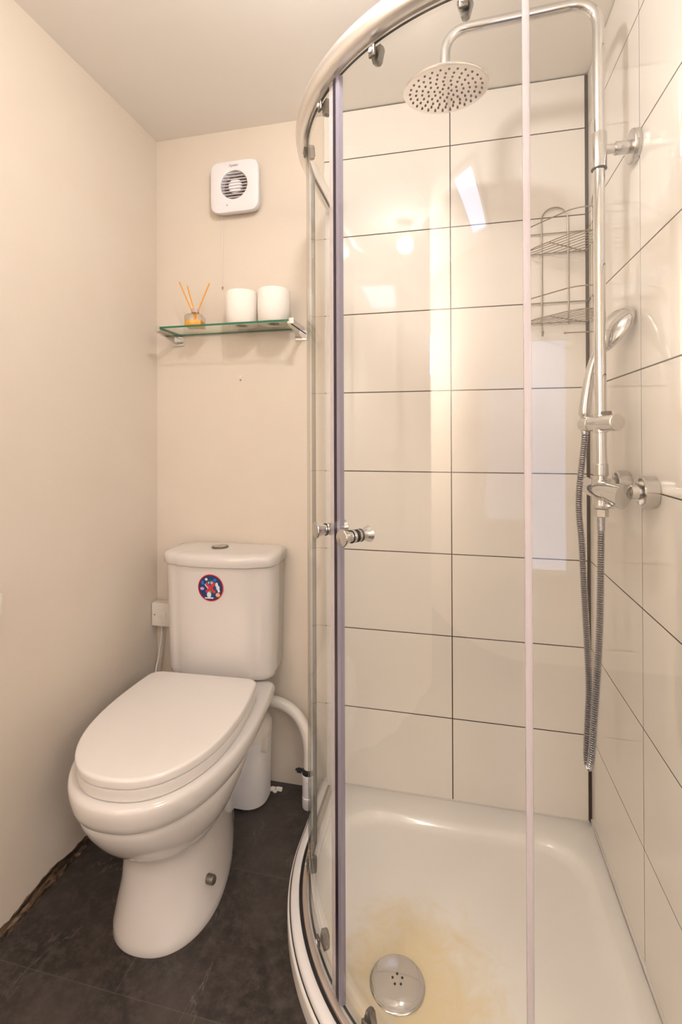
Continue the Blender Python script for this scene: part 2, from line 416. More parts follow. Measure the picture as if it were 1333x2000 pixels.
def sdf_in(x, y):
    R = 0.11; X1, Y1, A = -0.047-R, -0.088-R, 0.452
    dx = max(x-X1, -0.25-A+R-x); dy = max(y-Y1, -0.25-A+R-y)
    if x < -0.25 and y < -0.25: return math.hypot(x+0.25, y+0.25)-A
    if dx > 0 and dy > 0: return math.hypot(dx, dy)-R
    return max(dx, dy)-R
CT = (-0.36, -0.36)
def ray_r(f, a):
    lo, hi = 0, 1.2
    for _ in range(40):
        m = (lo+hi)/2
        if f(CT[0]+m*math.cos(a), CT[1]+m*math.sin(a)) < 0: lo = m
        else: hi = m
    return lo
N = 240
angs = [2*PI*k/N for k in range(N)] 
# make sure the outer corners are hit exactly
for cx, cy in ((0, 0), (-0.8, 0), (0, -0.8)):
    a = math.atan2(cy-CT[1], cx-CT[0]) % (2*PI); i = min(range(N), key=lambda k: abs(angs[k]-a)); angs[i] = a
ro = [ray_r(sdf_out, a) for a in angs]; ri = [ray_r(sdf_in, a) for a in angs]
def ringr(rs, z): return [Vector((CT[0]+r*math.cos(a), CT[1]+r*math.sin(a), z)) for r, a in zip(rs, angs)]
bm = BM()
rings = [ringr(ro, 0.0), ringr(ro, 0.030), ringr([r-0.0015 for r in ro], 0.036), ringr([r-0.006 for r in ro], 0.0385),
         ringr([r+0.020 for r in ri], 0.0385), ringr([r+0.006 for r in ri], 0.0375), ringr(ri, 0.0355), ringr([r-0.010 for r in ri], 0.0275),
         ringr([r-0.022 for r in ri], 0.0205), ringr([r-0.036 for r in ri], 0.0185)]
for s in (0.7, 0.4, 0.12): rings.append(ringr([r*s for r in ri], 0.0165+0.001*s))
loft(bm, rings)
tray = tag(obj('shower_tray', bm, TRAY, angle=50), 'low white quadrant shower tray on the dark floor, stained yellow round its drain', 'shower tray')
# drain cover
t = thing('shower_drain', 'round chrome drain cover with five holes, set in the shower tray', 'drain', (DRAIN[0], DRAIN[1], 0.0172))
bm = BM(); lathe(bm, [(0.0, 0), (0.056, 0.0), (0.0568, 0.0020), (0.0560, 0.0036), (0.0535, 0.0046), (0.045, 0.0054), (0.03, 0.0061), (0.015, 0.0065), (0.0, 0.0066)], n=64); obj('cover', bm, CHROME, t, angle=60)
bm = BM()
for k in range(5):
    a = 2*PI*k/5+0.5; lathe(bm, [(0.0, 0.0060), (0.0024, 0.0060), (0.0024, 0.0070), (0.0, 0.0070)], loc=(0.0105*math.cos(a), 0.0105*math.sin(a)+0.004, 0), n=10)
obj('holes', bm, DARK, t)

# ================================================================= SHOWER ENCLOSURE
enc = thing('shower_enclosure', 'curved quadrant glass shower enclosure with two sliding doors and a silver top rail', 'shower enclosure', (-0.8, 0, 0.0385))
OFF = Vector((0.8, 0, -0.0385))
def eo(name, bm, mat, parent=None, **k):
    o = obj(name, bm, mat, parent or enc, **k)
    if (parent or enc) is enc: 
        for v in o.data.vertices: v.co += OFF
    else:
        for v in o.data.vertices: v.co += OFF
    return o
RG = 0.497
# top rail: rounded aluminium extrusion
prof = [(0.494, 1.852), (0.4915, 1.857), (0.4915, 1.886), (0.497, 1.893), (0.508, 1.895), (0.517, 1.891), (0.523, 1.882), (0.525, 1.871), (0.523, 1.860), (0.518, 1.854), (0.511, 1.851), (0.504, 1.851), (0.504, 1.858), (0.497, 1.858), (0.497, 1.852)]
bm = BM(); sweep(bm, prof, ys=-0.002, xe=-0.002); eo('top_rail', bm, SATIN, angle=50)
# bottom rail
prof = [(0.5225, 0.0385), (0.5425, 0.0385), (0.5420, 0.045), (0.5385, 0.0490), (0.534, 0.0500), (0.531, 0.0515), (0.525, 0.0520), (0.5225, 0.051)]
bm = BM(); sweep(bm, prof, ys=-0.002, xe=-0.002); br = eo('bottom_rail', bm, WHITEM, angle=40); br['label'] = 'white outer sill of the curved rail'
bm = BM(); sweep(bm, [(0.514, 0.0385), (0.522, 0.0385), (0.522, 0.0465), (0.514, 0.0465)], ys=-0.002, xe=-0.002); sweep(bm, [(0.5428, 0.0386), (0.5452, 0.0386), (0.5452, 0.0391), (0.5428, 0.0391)], ys=-0.002, xe=-0.002); g_ = eo('gasket', bm, DARK); g_['label'] = 'black rubber gasket, with a thin dark line outside the sill'  # second sweep adds the thin dark line on the tray rim
bm = BM(); sweep(bm, [(0.503, 0.0385), (0.514, 0.0385), (0.514, 0.0525), (0.5125, 0.0535), (0.5045, 0.0535), (0.503, 0.0525)], ys=-0.002, xe=-0.002); g_ = eo('roller_track', bm, BEIGEM); g_['label'] = 'worn beige roller track'
bm = BM(); sweep(bm, [(0.484, 0.0385), (0.503, 0.0385), (0.503, 0.048), (0.501, 0.0490), (0.487, 0.0475), (0.484, 0.045)], ys=-0.002, xe=-0.002); eo('inner_lip', bm, WHITEM)
# wall profiles
bm = BM()
box(bm, -0.776, -0.7415, -0.032, -0.0005, 0.0400, 1.870, 0, 0.003)
wp = eo('wall_profile', bm, WHITEM)
for z in (0.16, 0.95, 1.80):
    b2 = BM(); lathe(b2, [(0.006, 0), (0.006, 0.003), (0.003, 0.0045), (0, 0.0045)], loc=(-0.7415, -0.016, z), axis=(1, 0, 0), n=16); eo('screw_cap', b2, GREYP, wp)
bm = BM(); box(bm, -0.032, -0.0005, -0.776, -0.7415, 0.0520, 1.870, 0, 0.003); eo('wall_profile', bm, WHITEM)
# curved glass panel builder
def arc_panel(bm, r0, r1, a0, a1, z0, z1, n=48, mi=0, me=1):
    for i in range(n+1):
        pass
    A = [math.radians(a0+(a1-a0)*i/n) for i in range(n+1)]
    P = lambda r, a, z: Vector((C[0]-r*math.cos(a), C[1]-r*math.sin(a), z))
    v = [[bm.verts.new(P(r, a, z)) for r, z in ((r0, z0), (r1, z0), (r1, z1), (r0, z1))] for a in A]
    for p, q in zip(v, v[1:]):
        for k in range(4):
            j = (k+1) % 4; f = bm.faces.new((p[k], p[j], q[j], q[k])); f.material_index = me if k in (0, 2) else mi
    for e in (v[0], v[-1]):
        f = bm.faces.new(e); f.material_index = me
# fixed panels (straight sides of the quadrant)
bm = BM(); box(bm, -0.7560, -0.7505, -0.258, -0.028, 0.046, 1.855, 0)
bm.normal_update()
for f in bm.faces:
    if abs(f.normal.x) < 0.5: f.material_index = 1
eo('fixed_panel', bm, [DOORG, EDGEG], smooth=False)
bm = BM(); box(bm, -0.272, -0.028, -0.7560, -0.7505, 0.062, 1.855, 0)
bm.normal_update()
for f in bm.faces:
    if abs(f.normal.y) < 0.5: f.material_index = 1
fp = eo('fixed_panel', bm, [DOORG, EDGEG], smooth=False)
bm = BM(); box(bm, -0.281, -0.2705, -0.758, -0.7485, 0.064, 1.853, 0, 0.002); s_ = eo('edge_seal', bm, SEALL, fp); s_['label'] = 'clear plastic edge strip'
# doors
def roller(door, a, z, top):
    a = math.radians(a); r = RG
    n_ = Vector((-math.cos(a), -math.sin(a), 0)); tng = Vector((math.sin(a), -math.cos(a), 0)); p = Vector((C[0], C[1], 0)) + n_*r + Vector((0, 0, z))
    bm = BM(); s = -1 if top else 1
    # clamp plate on the inside, wheel housing, wheel running in the rail
    t = bmesh.new()
    sec = [(-0.0125, 0.006), (-0.006, -0.0155), (0.0, -0.018), (0.006, -0.0155), (0.0125, 0.006), (0.0115, 0.012), (-0.0115, 0.012)]
    if not top: sec = [(x, -z*1.15) for x, z in sec]
    loft(t, [[Vector((x*k, y, z*k)) for x, z in sec] for y, k in ((-0.0175, 0.72), (-0.0160, 0.9), (-0.012, 1.0), (-0.003, 1.0))])
    M = Matrix((( tng.x, n_.x, 0, p.x), (tng.y, n_.y, 0, p.y), (0, 0, 1, p.z), (0, 0, 0, 1)))
    merge(bm, t, M)
    t = bmesh.new(); box(t, -0.0075, 0.0075, 0.003, 0.009, -0.011, 0.011, 0, 0.003, 3); merge(bm, t, M)
    t = bmesh.new(); lathe(t, [(0.0, -0.0195), (0.004, -0.0195), (0.005, -0.0175), (0.005, -0.012)], axis=(0, 1, 0), n=16, mi=1); merge(bm, t, M @ Matrix.Translation((0, 0, s*0.004)))
    t = bmesh.new(); lathe(t, [(0.0, 0.009), (0.0045, 0.009), (0.0040, 0.0115), (0.0, 0.012)], axis=(0, 1, 0), n=16, mi=1); merge(bm, t, M)
    eo('roller', bm, [CLIPM, GREYP], door)
def knob(door, a, z):
    a = math.radians(a); n_ = Vector((-math.cos(a), -math.sin(a), 0))
    p = Vector((C[0], C[1], 0)) + n_*RG + Vector((0, 0, z))
    bm = BM()
    out = [(0.009, 0.0025), (0.0115, 0.0035), (0.0115, 0.010), (0.0105, 0.012), (0.0100, 0.016), (0.0125, 0.024), (0.0155, 0.031), (0.0160, 0.0325), (0.0150, 0.0340), (0.0, 0.0345)]
    lathe(bm, out, loc=p, axis=n_, n=32)
    lathe(bm, out, loc=p, axis=-n_, n=32)
    k = eo('knob', bm, CHROME, door); k['label'] = 'flared chrome door knob'
    bm = BM(); 
    for s in (1, -1): lathe(bm, [(0.0119, 0.0024), (0.0119, 0.0036)], loc=p, axis=n_*s, n=24)
    for s in (1, -1): lathe(bm, [(0.0122, 0.0102), (0.0122, 0.0122)], loc=p, axis=n_*s, n=24)
    eo('washer', bm, DARK, door)
ZB, ZT = 0.0555, 1.846
bm = BM(); arc_panel(bm, RG-0.0025, RG+0.0025, 1.2, 43.6, ZB, ZT)
dl = eo('sliding_door', bm, [DOORG, EDGEG], angle=60); dl['label'] = 'left curved glass door'
bm = BM(); arc_panel(bm, RG-0.005, RG+0.005, 42.2, 43.95, ZB, ZT, 4, 0, 0); s_ = eo('door_seal', bm, SEALL, dl); s_['label'] = 'clear magnetic strip'
bm = BM(); arc_panel(bm, RG-0.0055, RG+0.0055, 43.96, 45.02, ZB, ZT, 3, 0, 0); s_ = eo('magnet_strip', bm, NAVY, dl); s_['label'] = 'dark magnet line'
for a, z, tp in ((17.9, 1.830, True), (37.4, 1.830, True), (12.7, 0.085, False), (34.3, 0.085, False)): roller(dl, a, z, tp)
knob(dl, 41.0, 0.961)
bm = BM(); arc_panel(bm, RG-0.0025, RG+0.0025, 46.1, 87.5, ZB, ZT)
dr = eo('sliding_door', bm, [DOORG, EDGEG], angle=60); dr['label'] = 'right curved glass door'
bm = BM(); arc_panel(bm, RG-0.005, RG+0.005, 45.06, 46.3, ZB, ZT, 4, 0, 0); s_ = eo('door_seal', bm, SEALV, dr); s_['label'] = 'violet-tinted magnetic strip'
for a, z, tp in ((57.3, 1.830, True), (76.7, 1.830, True), (54.2, 0.085, False), (76.5, 0.085, False)): roller(dr, a, z, tp)
knob(dr, 51.2, 0.962)
# rust coloured staining on the track near the wall
bm = BM()
for k, (a0, a1, r0, r1) in enumerate(((1, 6.5, 0.5045, 0.5125), (5, 9.5, 0.5035, 0.5085), (8.5, 13, 0.5040, 0.5070), (0.2, 2.0, 0.5032, 0.5138))):
    arc_panel(bm, r0, r1, a0, a1, 0.0533, 0.0540, 8, 0, 0)
g_ = eo('rust_stain', bm, SCALE); g_['label'] = 'rusty orange limescale on the sill'
# ================================================================= TOILET
toi = thing('toilet', 'white close-coupled toilet with closed lid standing on the dark floor', 'toilet', (-1.105, 0, 0), math.radians(3.0))
def outline(w, yf, ym, yb, wb, n=40, pw=2.25, rb=0.04):
    """symmetric plan outline: front half superellipse to yf, sides back to (wb, yb)"""
    half = []
    for k in range(n+1):
        a = PI/2*k/n
        half.append((w*math.sin(a)**(2/pw), ym-(ym-yf)*math.cos(a)**(2/pw)))
    m = 14; rb = min(rb, wb*0.9, (yb-ym)*0.6)
    for k in range(1, m+1):
        t = k/m; y = ym+(yb-rb-ym)*t; s = t**1.7; half.append((w+(wb-w)*s, y))
    for k in range(1, 9):
        a = PI/2*k/8; half.append((wb-rb+rb*math.cos(a), yb-rb+rb*math.sin(a)))
    full = half + [(-x, y) for x, y in reversed(half[1:])]
    # drop duplicate of first point mirrored
    return full
def oring(z, *a, dx=0.0, **k): return [Vector((x+dx, y, z)) for x, y in outline(*a, **k)]
bm = BM()
R = []
#            z      w      yf      ym     yb      wb
rows = [(0.000, 0.123, -0.575, -0.42, -0.150, 0.056), (0.004, 0.1245, -0.577, -0.42, -0.150, 0.056), (0.02, 0.122, -0.573, -0.42, -0.150, 0.056),
        (0.06, 0.115, -0.558, -0.41, -0.150, 0.058), (0.10, 0.109, -0.544, -0.40, -0.150, 0.061), (0.14, 0.107, -0.536, -0.40, -0.150, 0.065),
        (0.165, 0.108, -0.536, -0.39, -0.150, 0.067), (0.183, 0.113, -0.544, -0.39, -0.150, 0.070), (0.200, 0.127, -0.564, -0.39, -0.150, 0.073),
        (0.222, 0.146, -0.588, -0.39, -0.148, 0.078), (0.25, 0.163, -0.612, -0.39, -0.145, 0.090), (0.28, 0.1755, -0.631, -0.38, -0.140, 0.110),
        (0.305, 0.1820, -0.6425, -0.37, -0.130, 0.130), (0.320, 0.1835, -0.6455, -0.37, -0.125, 0.140), (0.3265, 0.1825, -0.6440, -0.37, -0.122, 0.142), (0.3285, 0.1835, -0.6460, -0.37, -0.120, 0.145),
        (0.3305, 0.1885, -0.6525, -0.36, -0.115, 0.160), (0.336, 0.1940, -0.6585, -0.35, -0.110, 0.174), (0.350, 0.1995, -0.6640, -0.34, -0.105, 0.185), (0.368, 0.2035, -0.6670, -0.34, -0.104, 0.188),
        (0.380, 0.2045, -0.6670, -0.34, -0.105, 0.188), (0.3870, 0.2030, -0.6645, -0.34, -0.108, 0.186), (0.3905, 0.1995, -0.6600, -0.34, -0.112, 0.182), (0.3920, 0.194, -0.654, -0.34, -0.118, 0.177), (0.3922, 0.160, -0.62, -0.33, -0.13, 0.16)]
for z, w_, yf, ym, yb, wb in rows:
    dx = 0.012*(1-z/0.4)*0 ; R.append(oring(z, w_, yf, ym, yb, wb, dx=0.010*(1-min(z/0.30, 1)) - 0.009*min(z/0.30, 1), rb=0.022))
loft(bm, R)
obj('pan', bm, CER, toi, angle=60)
SX = -0.008
def slab(name, mat, rows_, pw=2.3):
    bm = BM(); loft(bm, [oring(z, w_, yf, -0.38, yb, wb, dx=SX, pw=pw, rb=rb) for z, w_, yf, yb, wb, rb in rows_]); return obj(name, bm, mat, toi, angle=60)
slab('seat', SEATM, [(0.3925, 0.170, -0.640, -0.218, 0.162, .02), (0.3945, 0.1765, -0.648, -0.212, 0.166, .02), (0.410, 0.1790, -0.651, -0.212, 0.168, .02), (0.4198, 0.1785, -0.651, -0.212, 0.168, .02), (0.4212, 0.174, -0.644, -0.216, 0.163, .02)])
slab('lid', SEATM, [(0.4222, 0.1750, -0.645, -0.211, 0.163, .035), (0.4232, 0.1792, -0.6510, -0.206, 0.168, .035), (0.4355, 0.1802, -0.6525, -0.204, 0.169, .035), (0.4400, 0.1795, -0.6515, -0.205, 0.168, .035), (0.4420, 0.1778, -0.649, -0.207, 0.167, .035), (0.4428, 0.174, -0.644, -0.211, 0.164, .035), (0.4431, 0.12, -0.58, -0.26, 0.12, .035)])
for s in (-1, 1):
    bm = BM(); box(bm, SX+s*0.115-0.02, SX+s*0.115+0.02, -0.204, -0.182, 0.3925, 0.420, 0, 0.004); obj('hinge', bm, SEATM, toi)
# cistern
def cist(w_, d, bow, rc, y0=-0.006, n=10, dx=-0.004):
    """plan outline of the cistern: flat back at y0, bowed front at depth d"""
    pts = []
    f = lambda x: -(d - bow*(x/w_)**2)
    pts.append((-w_+0.008, y0)); pts.append((-w_, y0-0.008))
    yc = f(w_)
    for k in range(n+1):
        a = PI/2*k/n; pts.append((-w_ + rc*(1-math.cos(a)), yc + rc*(1-math.sin(a)) + 0*k))
    m = 22
    for k in range(1, m):
        x = -w_+rc + 2*(w_-rc)*k/m; 
        e = (abs(x)-(0))/(w_-rc); pts.append((x, f(x) + (yc - f(w_-rc))*max(0, e)**6))
    for k in range(n, -1, -1):
        a = PI/2*k/n; pts.append((w_ - rc*(1-math.cos(a)), yc + rc*(1-math.sin(a))))
    pts.append((w_, y0-0.008)); pts.append((w_-0.008, y0))
    return [(x+dx, y) for x, y in pts]
bm = BM()
loft(bm, [[Vector((x, y, z)) for x, y in cist(w_, d, 0.020, rc)] for z, w_, d, rc in
     [(0.3935, 0.150, 0.130, .035), (0.395, 0.164, 0.144, .042), (0.401, 0.172, 0.152, .046), (0.417, 0.1755, 0.1555, .048), (0.55, 0.1785, 0.158, .048), (0.745, 0.182, 0.163, .048), (0.746, 0.17, 0.15, .048)]])
obj('cistern', bm, CER, toi, angle=50)
bm = BM()
loft(bm, [[Vector((x, y, z)) for x, y in cist(w_, d, 0.022, .05, y0=-0.003)] for z, w_, d in
     [(0.7465, 0.178, 0.160), (0.7475, 0.1865, 0.170), (0.750, 0.188, 0.1715), (0.768, 0.189, 0.1725), (0.776, 0.188, 0.171), (0.7815, 0.184, 0.166), (0.7845, 0.173, 0.158), (0.7860, 0.158, 0.142), (0.7868, 0.115, 0.107)]])
obj('cistern_lid', bm, CER, toi, angle=60)
bx, by = -0.022, -0.066
bm = BM(); lathe(bm, [(0.0, 0.786), (0.0265, 0.786), (0.0268, 0.7895), (0.0250, 0.7905), (0.0235, 0.7893), (0.0, 0.7893)], loc=(bx, by, 0), n=40)
fb = obj('flush_button', bm, CLIPM, toi); fb['label'] = 'round chrome dual flush button'
bm = BM()
for s in (-1, 1):
    pts = [(bx + s*(0.001+0.020*math.sin(PI*k/16)), by+0.0205*math.cos(PI*k/16)) for k in range(17)]
    prism(bm, pts, 0.7890, 0.7912)
obj('button_half', bm, CHROMED, fb)
# side bolt cap
bm = BM(); lathe(bm, [(0.0105, -0.02), (0.0105, 0.003), (0.0092, 0.0055), (0.005, 0.0068), (0, 0.007)], loc=(0.1265, -0.452, 0.078), axis=(1, -0.25, 0.12), n=24)
bc = obj('bolt_cap', bm, CLIPM, toi); bc['label'] = 'chrome fixing bolt cap'
# round warning sticker on the cistern front
def cfront(x, z=0.68):
    return -((z-0.685)*0.026 + 0.1615 - 0.020*((x+0.004)/0.18)**2)
sx, sz, sr = -0.0105, 0.685, 0.0415
def flat(bm, pts, lift, mi):
    """pts in sticker units (u right, v up); follows the bowed cistern front"""
    vs = [bm.verts.new((sx+u*sr, cfront(sx+u*sr, sz+v*sr) - 0.0012 - lift - 0.00003*(sz+v*sr-0.66)/0.02, sz+v*sr)) for u, v in pts]
    f = bm.faces.new(vs); f.material_index = mi
def circ(u, v, r, n=40, ry=None): return [(u+r*math.cos(2*PI*k/n), v+(ry or r)*math.sin(2*PI*k/n)) for k in range(n)]
def ringflat(bm, r0, r1, lift, mi, n=40):
    a, b_ = circ(0, 0, r0, n), circ(0, 0, r1, n)
    for k in range(n): j = (k+1) % n; flat(bm, [a[k], a[j], b_[j], b_[k]], lift, mi)
def bar(u0, v0, u1, v1, t):
    d = Vector((u1-u0, v1-v0)).normalized(); q = Vector((-d.y, d.x))*t/2
    return [(u0+q.x, v0+q.y), (u0-q.x, v0-q.y), (u1-q.x, v1-q.y), (u1+q.x, v1+q.y)]
bm = BM()
ringflat(bm, 0.02, 0.86, 0.0001, 0); ringflat(bm, 0.86, 0.94, 0.0001, 4); ringflat(bm, 0.94, 1.0, 0.0001, 3)
flat(bm, circ(0.05, 0.1, 0.52), 0.0002, 2)
flat(bm, circ(-0.05, -0.25, 0.45), 0.00025, 0)
for u, v, rx, ry, mi in ((-0.33, 0.62, .11, .1, 5), (0.10, 0.38, .12, .11, 6), (0.34, 0.60, .13, .11, 1), (-0.62, 0.36, .12, .16, 1), (-0.66, -0.08, .16, .11, 6), (0.56, -0.50, .17, .15, 7), (-0.14, 0.38, .05, .07, 5)):
    flat(bm, circ(u, v, rx, 20, ry), 0.0004, mi)
flat(bm, circ(0.48, 0.25, 0.11, 20, 0.16), 0.0004, 5); flat(bm, circ(0.58, 0.02, 0.13, 20, 0.18), 0.00045, 5); flat(bm, circ(0.64, -0.2, 0.09, 20, 0.12), 0.0005, 5)
flat(bm, bar(-0.45, 0.26, -0.18, -0.06, 0.07), 0.0004, 5)
flat(bm, circ(-0.12, -0.50, 0.17, 20, 0.22), 0.0004, 5); flat(bm, circ(-0.02, -0.28, 0.09, 16, 0.08), 0.00042, 8)
flat(bm, bar(-0.45, -0.76, 0.22, -0.74, 0.10), 0.00045, 5)
flat(bm, bar(-0.36, 0.33, 0.36, -0.34, 0.20), 0.0007, 3); flat(bm, bar(0.34, 0.36, -0.34, -0.34, 0.20), 0.0008, 3)
stk = obj('sticker', bm, [BLUE, BLUEL, TEAL, RED, MAROON, STW, PINK, STO, GREEN], toi, smooth=False); stk['label'] = 'round navy sticker with a red border and a red cross over small icons'

# ================================================================= MACERATOR, CABLE, SPUR, WASTE PIPE
mac = thing('macerator_pump', 'white plastic macerator unit against the wall behind the toilet', 'pump', (-1.08, -0.07, 0))
def rrect(x0, x1, y0, y1, r, n=8):
    out = []
    for cx, cy, a0 in ((x1-r, y1-r, 0), (x0+r, y1-r, 90), (x0+r, y0+r, 180), (x1-r, y0+r, 270)):
        out += [(cx+r*math.cos(math.radians(a0+90*k/n)), cy+r*math.sin(math.radians(a0+90*k/n))) for k in range(n+1)]
    return out
bm = BM()
loft(bm, [[Vector((x, y, z)) for x, y in rrect(-0.13-g, 0.122+g, -0.066-g, 0.064, 0.055)] for z, g in ((0.0, -0.006), (0.006, 0.0), (0.205, 0.004))])
obj('body', bm, PLAST, mac)
bm = BM()
loft(bm, [[Vector((x, y, z)) for x, y in rrect(-0.14-g, 0.130+g, -0.074-g, 0.066, 0.058)] for z, g in ((0.200, -0.004), (0.202, -0.002), (0.235, -0.002), (0.240, -0.005), (0.255, -0.025), (0.260, -0.045))])
obj('top_cover', bm, PLASTW, mac)
bm = BM(); box(bm, 0.105, 0.137, -0.045, -0.033, 0.175, 0.215, 0, 0.002); obj('clip', bm, PLASTW, mac)
bm = BM(); box(bm, 0.030, 0.066, -0.0752, -0.0738, 0.193, 0.222); 
box(bm, 0.034, 0.046, -0.0758, -0.0745, 0.196, 0.216, 1); box(bm, 0.049, 0.062, -0.0758, -0.0745, 0.196, 0.203, 1); box(bm, 0.052, 0.062, -0.0758, -0.0745, 0.207, 0.218, 1)
lb = obj('rating_label', bm, [STW, DARK], mac, smooth=False); lb['label'] = 'small black and white label'
# fused spur
sp_ = thing('fused_spur', 'white electrical spur box on the back wall beside the cistern', 'socket', (-1.358, YW, 0.534))
bm = BM(); box(bm, -0.043, 0.043, -0.030, 0.0, -0.040, 0.040, 0, 0.003); obj('back_box', bm, PLASTW, sp_)
bm = BM(); box(bm, -0.043, 0.043, -0.040, -0.030, -0.040, 0.040, 0, 0.004, 3); obj('faceplate', bm, PLASTW, sp_)
for s in (-1, 1):
    bm = BM(); lathe(bm, [(0.0, 0.0402), (0.0030, 0.0402), (0.0030, 0.0412), (0.0, 0.0412)], loc=(s*0.030, 0, 0), axis=(0, -1, 0), n=12); obj('screw', bm, PLUG, sp_)
bm = BM(); box(bm, -0.010, 0.012, -0.0415, -0.0395, -0.012, 0.012, 0, 0.001); obj('fuse_carrier', bm, PLASTW, sp_)
path = catmull([(-1.372, -0.012, 0.491), (-1.372, -0.014, 0.45), (-1.378, -0.020, 0.39), (-1.385, -0.028, 0.33), (-1.37, -0.035, 0.24), (-1.30, -0.045, 0.20), (-1.212, -0.055, 0.225)], 8)
bm = BM(); tube(bm, path, 0.0036, 10); tag(obj('power_cable', bm, PLASTW), 'thin white cable hanging down from the electrical spur box', 'cable')
bm = BM(); box(bm, -0.0125, 0.0125, -0.012, 0.0, 0.0, 0.490, 0, 0.002)
o = obj('cable_trunking', bm, PLASTW); o.location = (-1.322, YW, 0.0); tag(o, 'narrow cream trunking strip running down the wall below the electrical spur box', 'trunking')
# arched waste pipe
t = thing('waste_pipe', 'white waste pipe arching from behind the toilet down to the shower', 'pipe', (-0.83, -0.09, 0))
O = Vector((-0.84, -0.09, 0))
path = catmull([Vector(p)-O for p in [(-0.99, -0.022, 0.284), (-0.945, -0.028, 0.283), (-0.895, -0.034, 0.265), (-0.860, -0.040, 0.226), (-0.840, -0.050, 0.170), (-0.836, -0.062, 0.11), (-0.836, -0.07, 0.085)]], 8)
bm = BM(); tube(bm, path, 0.0175, 20); obj('pipe', bm, PLASTW, t)
bm = BM(); lathe(bm, [(0.019, 0.0), (0.0205, 0.003), (0.0205, 0.034), (0.019, 0.036), (0.020, 0.040), (0.020, 0.085), (0.0215, 0.087), (0.0215, 0.10), (0.018, 0.103)], loc=(0.006, 0.018, 0.0), n=28); obj('coupling', bm, PLAST, t)
bm = BM(); lathe(bm, [(0.019, 0.104), (0.0205, 0.1045), (0.0205, 0.113), (0.019, 0.1135)], loc=(0.006, 0.018, 0.0), n=28)
box(bm, -0.031, -0.016, 0.010, 0.022, 0.103, 0.114, 0, 0.002); box(bm, -0.036, -0.028, 0.012, 0.020, 0.108, 0.112, 0, 0.001)
hc = obj('hose_clip', bm, DARK, t); hc['label'] = 'dark metal hose clip'
# debris scraps
bm = BM(); box(bm, -0.014, 0.002, -0.006, 0.008, 0, 0.009, 0, 0.002); box(bm, 0.004, 0.024, -0.001, 0.009, 0, 0.010, 0, 0.002); box(bm, -0.002, 0.009, -0.010, -0.002, 0, 0.005, 0, 0.001)
o = obj('scrap', bm, PAPER, smooth=False); o.location = (-0.951, -0.032, 0); tag(o, 'small torn white scrap lying on the floor by the back wall', 'debris')

# ================================================================= EXTRACTOR FAN
fan = thing('extractor_fan', 'square white extractor fan with a round slatted grille, high on the back wall', 'fan', (-1.090, YW, 1.980))
bm = BM()
def rsq(h, r, dy): return [(x, y) for x, y in rrect(-h, h, -h, h, r)]
# face plate with a round opening: loft between rounded square and circle
n = 72
def sqang(h, r):
    out = []
    for k in range(n):
        a = 2*PI*k/n; c, s = math.cos(a), math.sin(a); e = 7.0
        q = (abs(c)**e+abs(s)**e)**(-1/e); out.append((h*q*c, h*q*s))
    return out
def rr(h, y): return [Vector((x, y, z)) for x, z in sqang(h, 0)]
def rc_(r, y): return [Vector((r*math.cos(2*PI*k/n), y, 0.004+r*math.sin(2*PI*k/n))) for k in range(n)]
loft(bm, [rr(0.074, 0.0), rr(0.080, -0.006), rr(0.0855, -0.026), rr(0.0862, -0.032), rr(0.0845, -0.037), rr(0.079, -0.0395), rc_(0.060, -0.0405), rc_(0.0505, -0.0405), rc_(0.0480, -0.0395), rc_(0.0470, -0.034), rc_(0.0465, -0.012)], cap0=True, cap1=True)
obj('housing', bm, PLAST, fan, angle=45)
FD = plain('fan_inner', (0.20, 0.15, 0.13), 0.6)
bm = BM(); lathe(bm, [(0.0, 0.012), (0.0464, 0.012), (0.0464, 0.0135), (0.0, 0.0135)], loc=(0, 0, 0.004), axis=(0, -1, 0), n=48); obj('back_plate', bm, FD, fan)
bm = BM(); lathe(bm, [(0.0215, 0.0135), (0.0245, 0.024), (0.0240, 0.030), (0.020, 0.0335), (0.0, 0.0345)], loc=(0, 0, 0.004), axis=(0, -1, 0), n=40); obj('hub', bm, PLAST, fan)
bm = BM()
for k in range(9):
    z = -0.040+0.010*k; hw = math.sqrt(max(0.0462**2-(z)**2, 0))
    t_ = bmesh.new(); box(t_, -hw, hw, -0.004, 0.004, -0.0010, 0.0010, 0, 0.0004, 1)
    merge(bm, t_, Matrix.Translation((0, -0.0345, z+0.004)) @ Matrix.Rotation(math.radians(12), 4, 'X'))
obj('grille', bm, PLAST, fan)
fc = bpy.data.curves.new('maker_mark', 'FONT'); fc.body = 'Xpelair'; fc.size = 0.0115; fc.align_x = 'CENTER'; fc.extrude = 0.0002
fo = bpy.data.objects.new('maker_mark', fc); COL.objects.link(fo)
dg = bpy.context.evaluated_depsgraph_get(); me = bpy.data.meshes.new_from_object(fo.evaluated_get(dg)); bpy.data.objects.remove(fo)
me.materials.clear(); me.materials.append(TXT); me.transform(Matrix.Translation((0.0, -0.0412, 0.064)) @ Matrix.Rotation(PI/2, 4, 'X'))
lo = link(bpy.data.objects.new('maker_mark', me), fan); lo['label'] = 'small grey maker name'
bm = BM(); lathe(bm, [(0.0, 0.0), (0.0022, 0.0), (0.0022, 0.0012), (0, 0.0012)], loc=(-0.024, -0.0396, -0.063), axis=(0, -1, 0), n=14); obj('indicator', bm, TXT, fan)
bm = BM(); tube(bm, [(-0.057, -0.012, -0.078), (-0.0575, -0.008, -0.19), (-0.058, -0.006, -0.322)], 0.0006, 6); pc_ = obj('pull_cord', bm, PLASTW, fan)
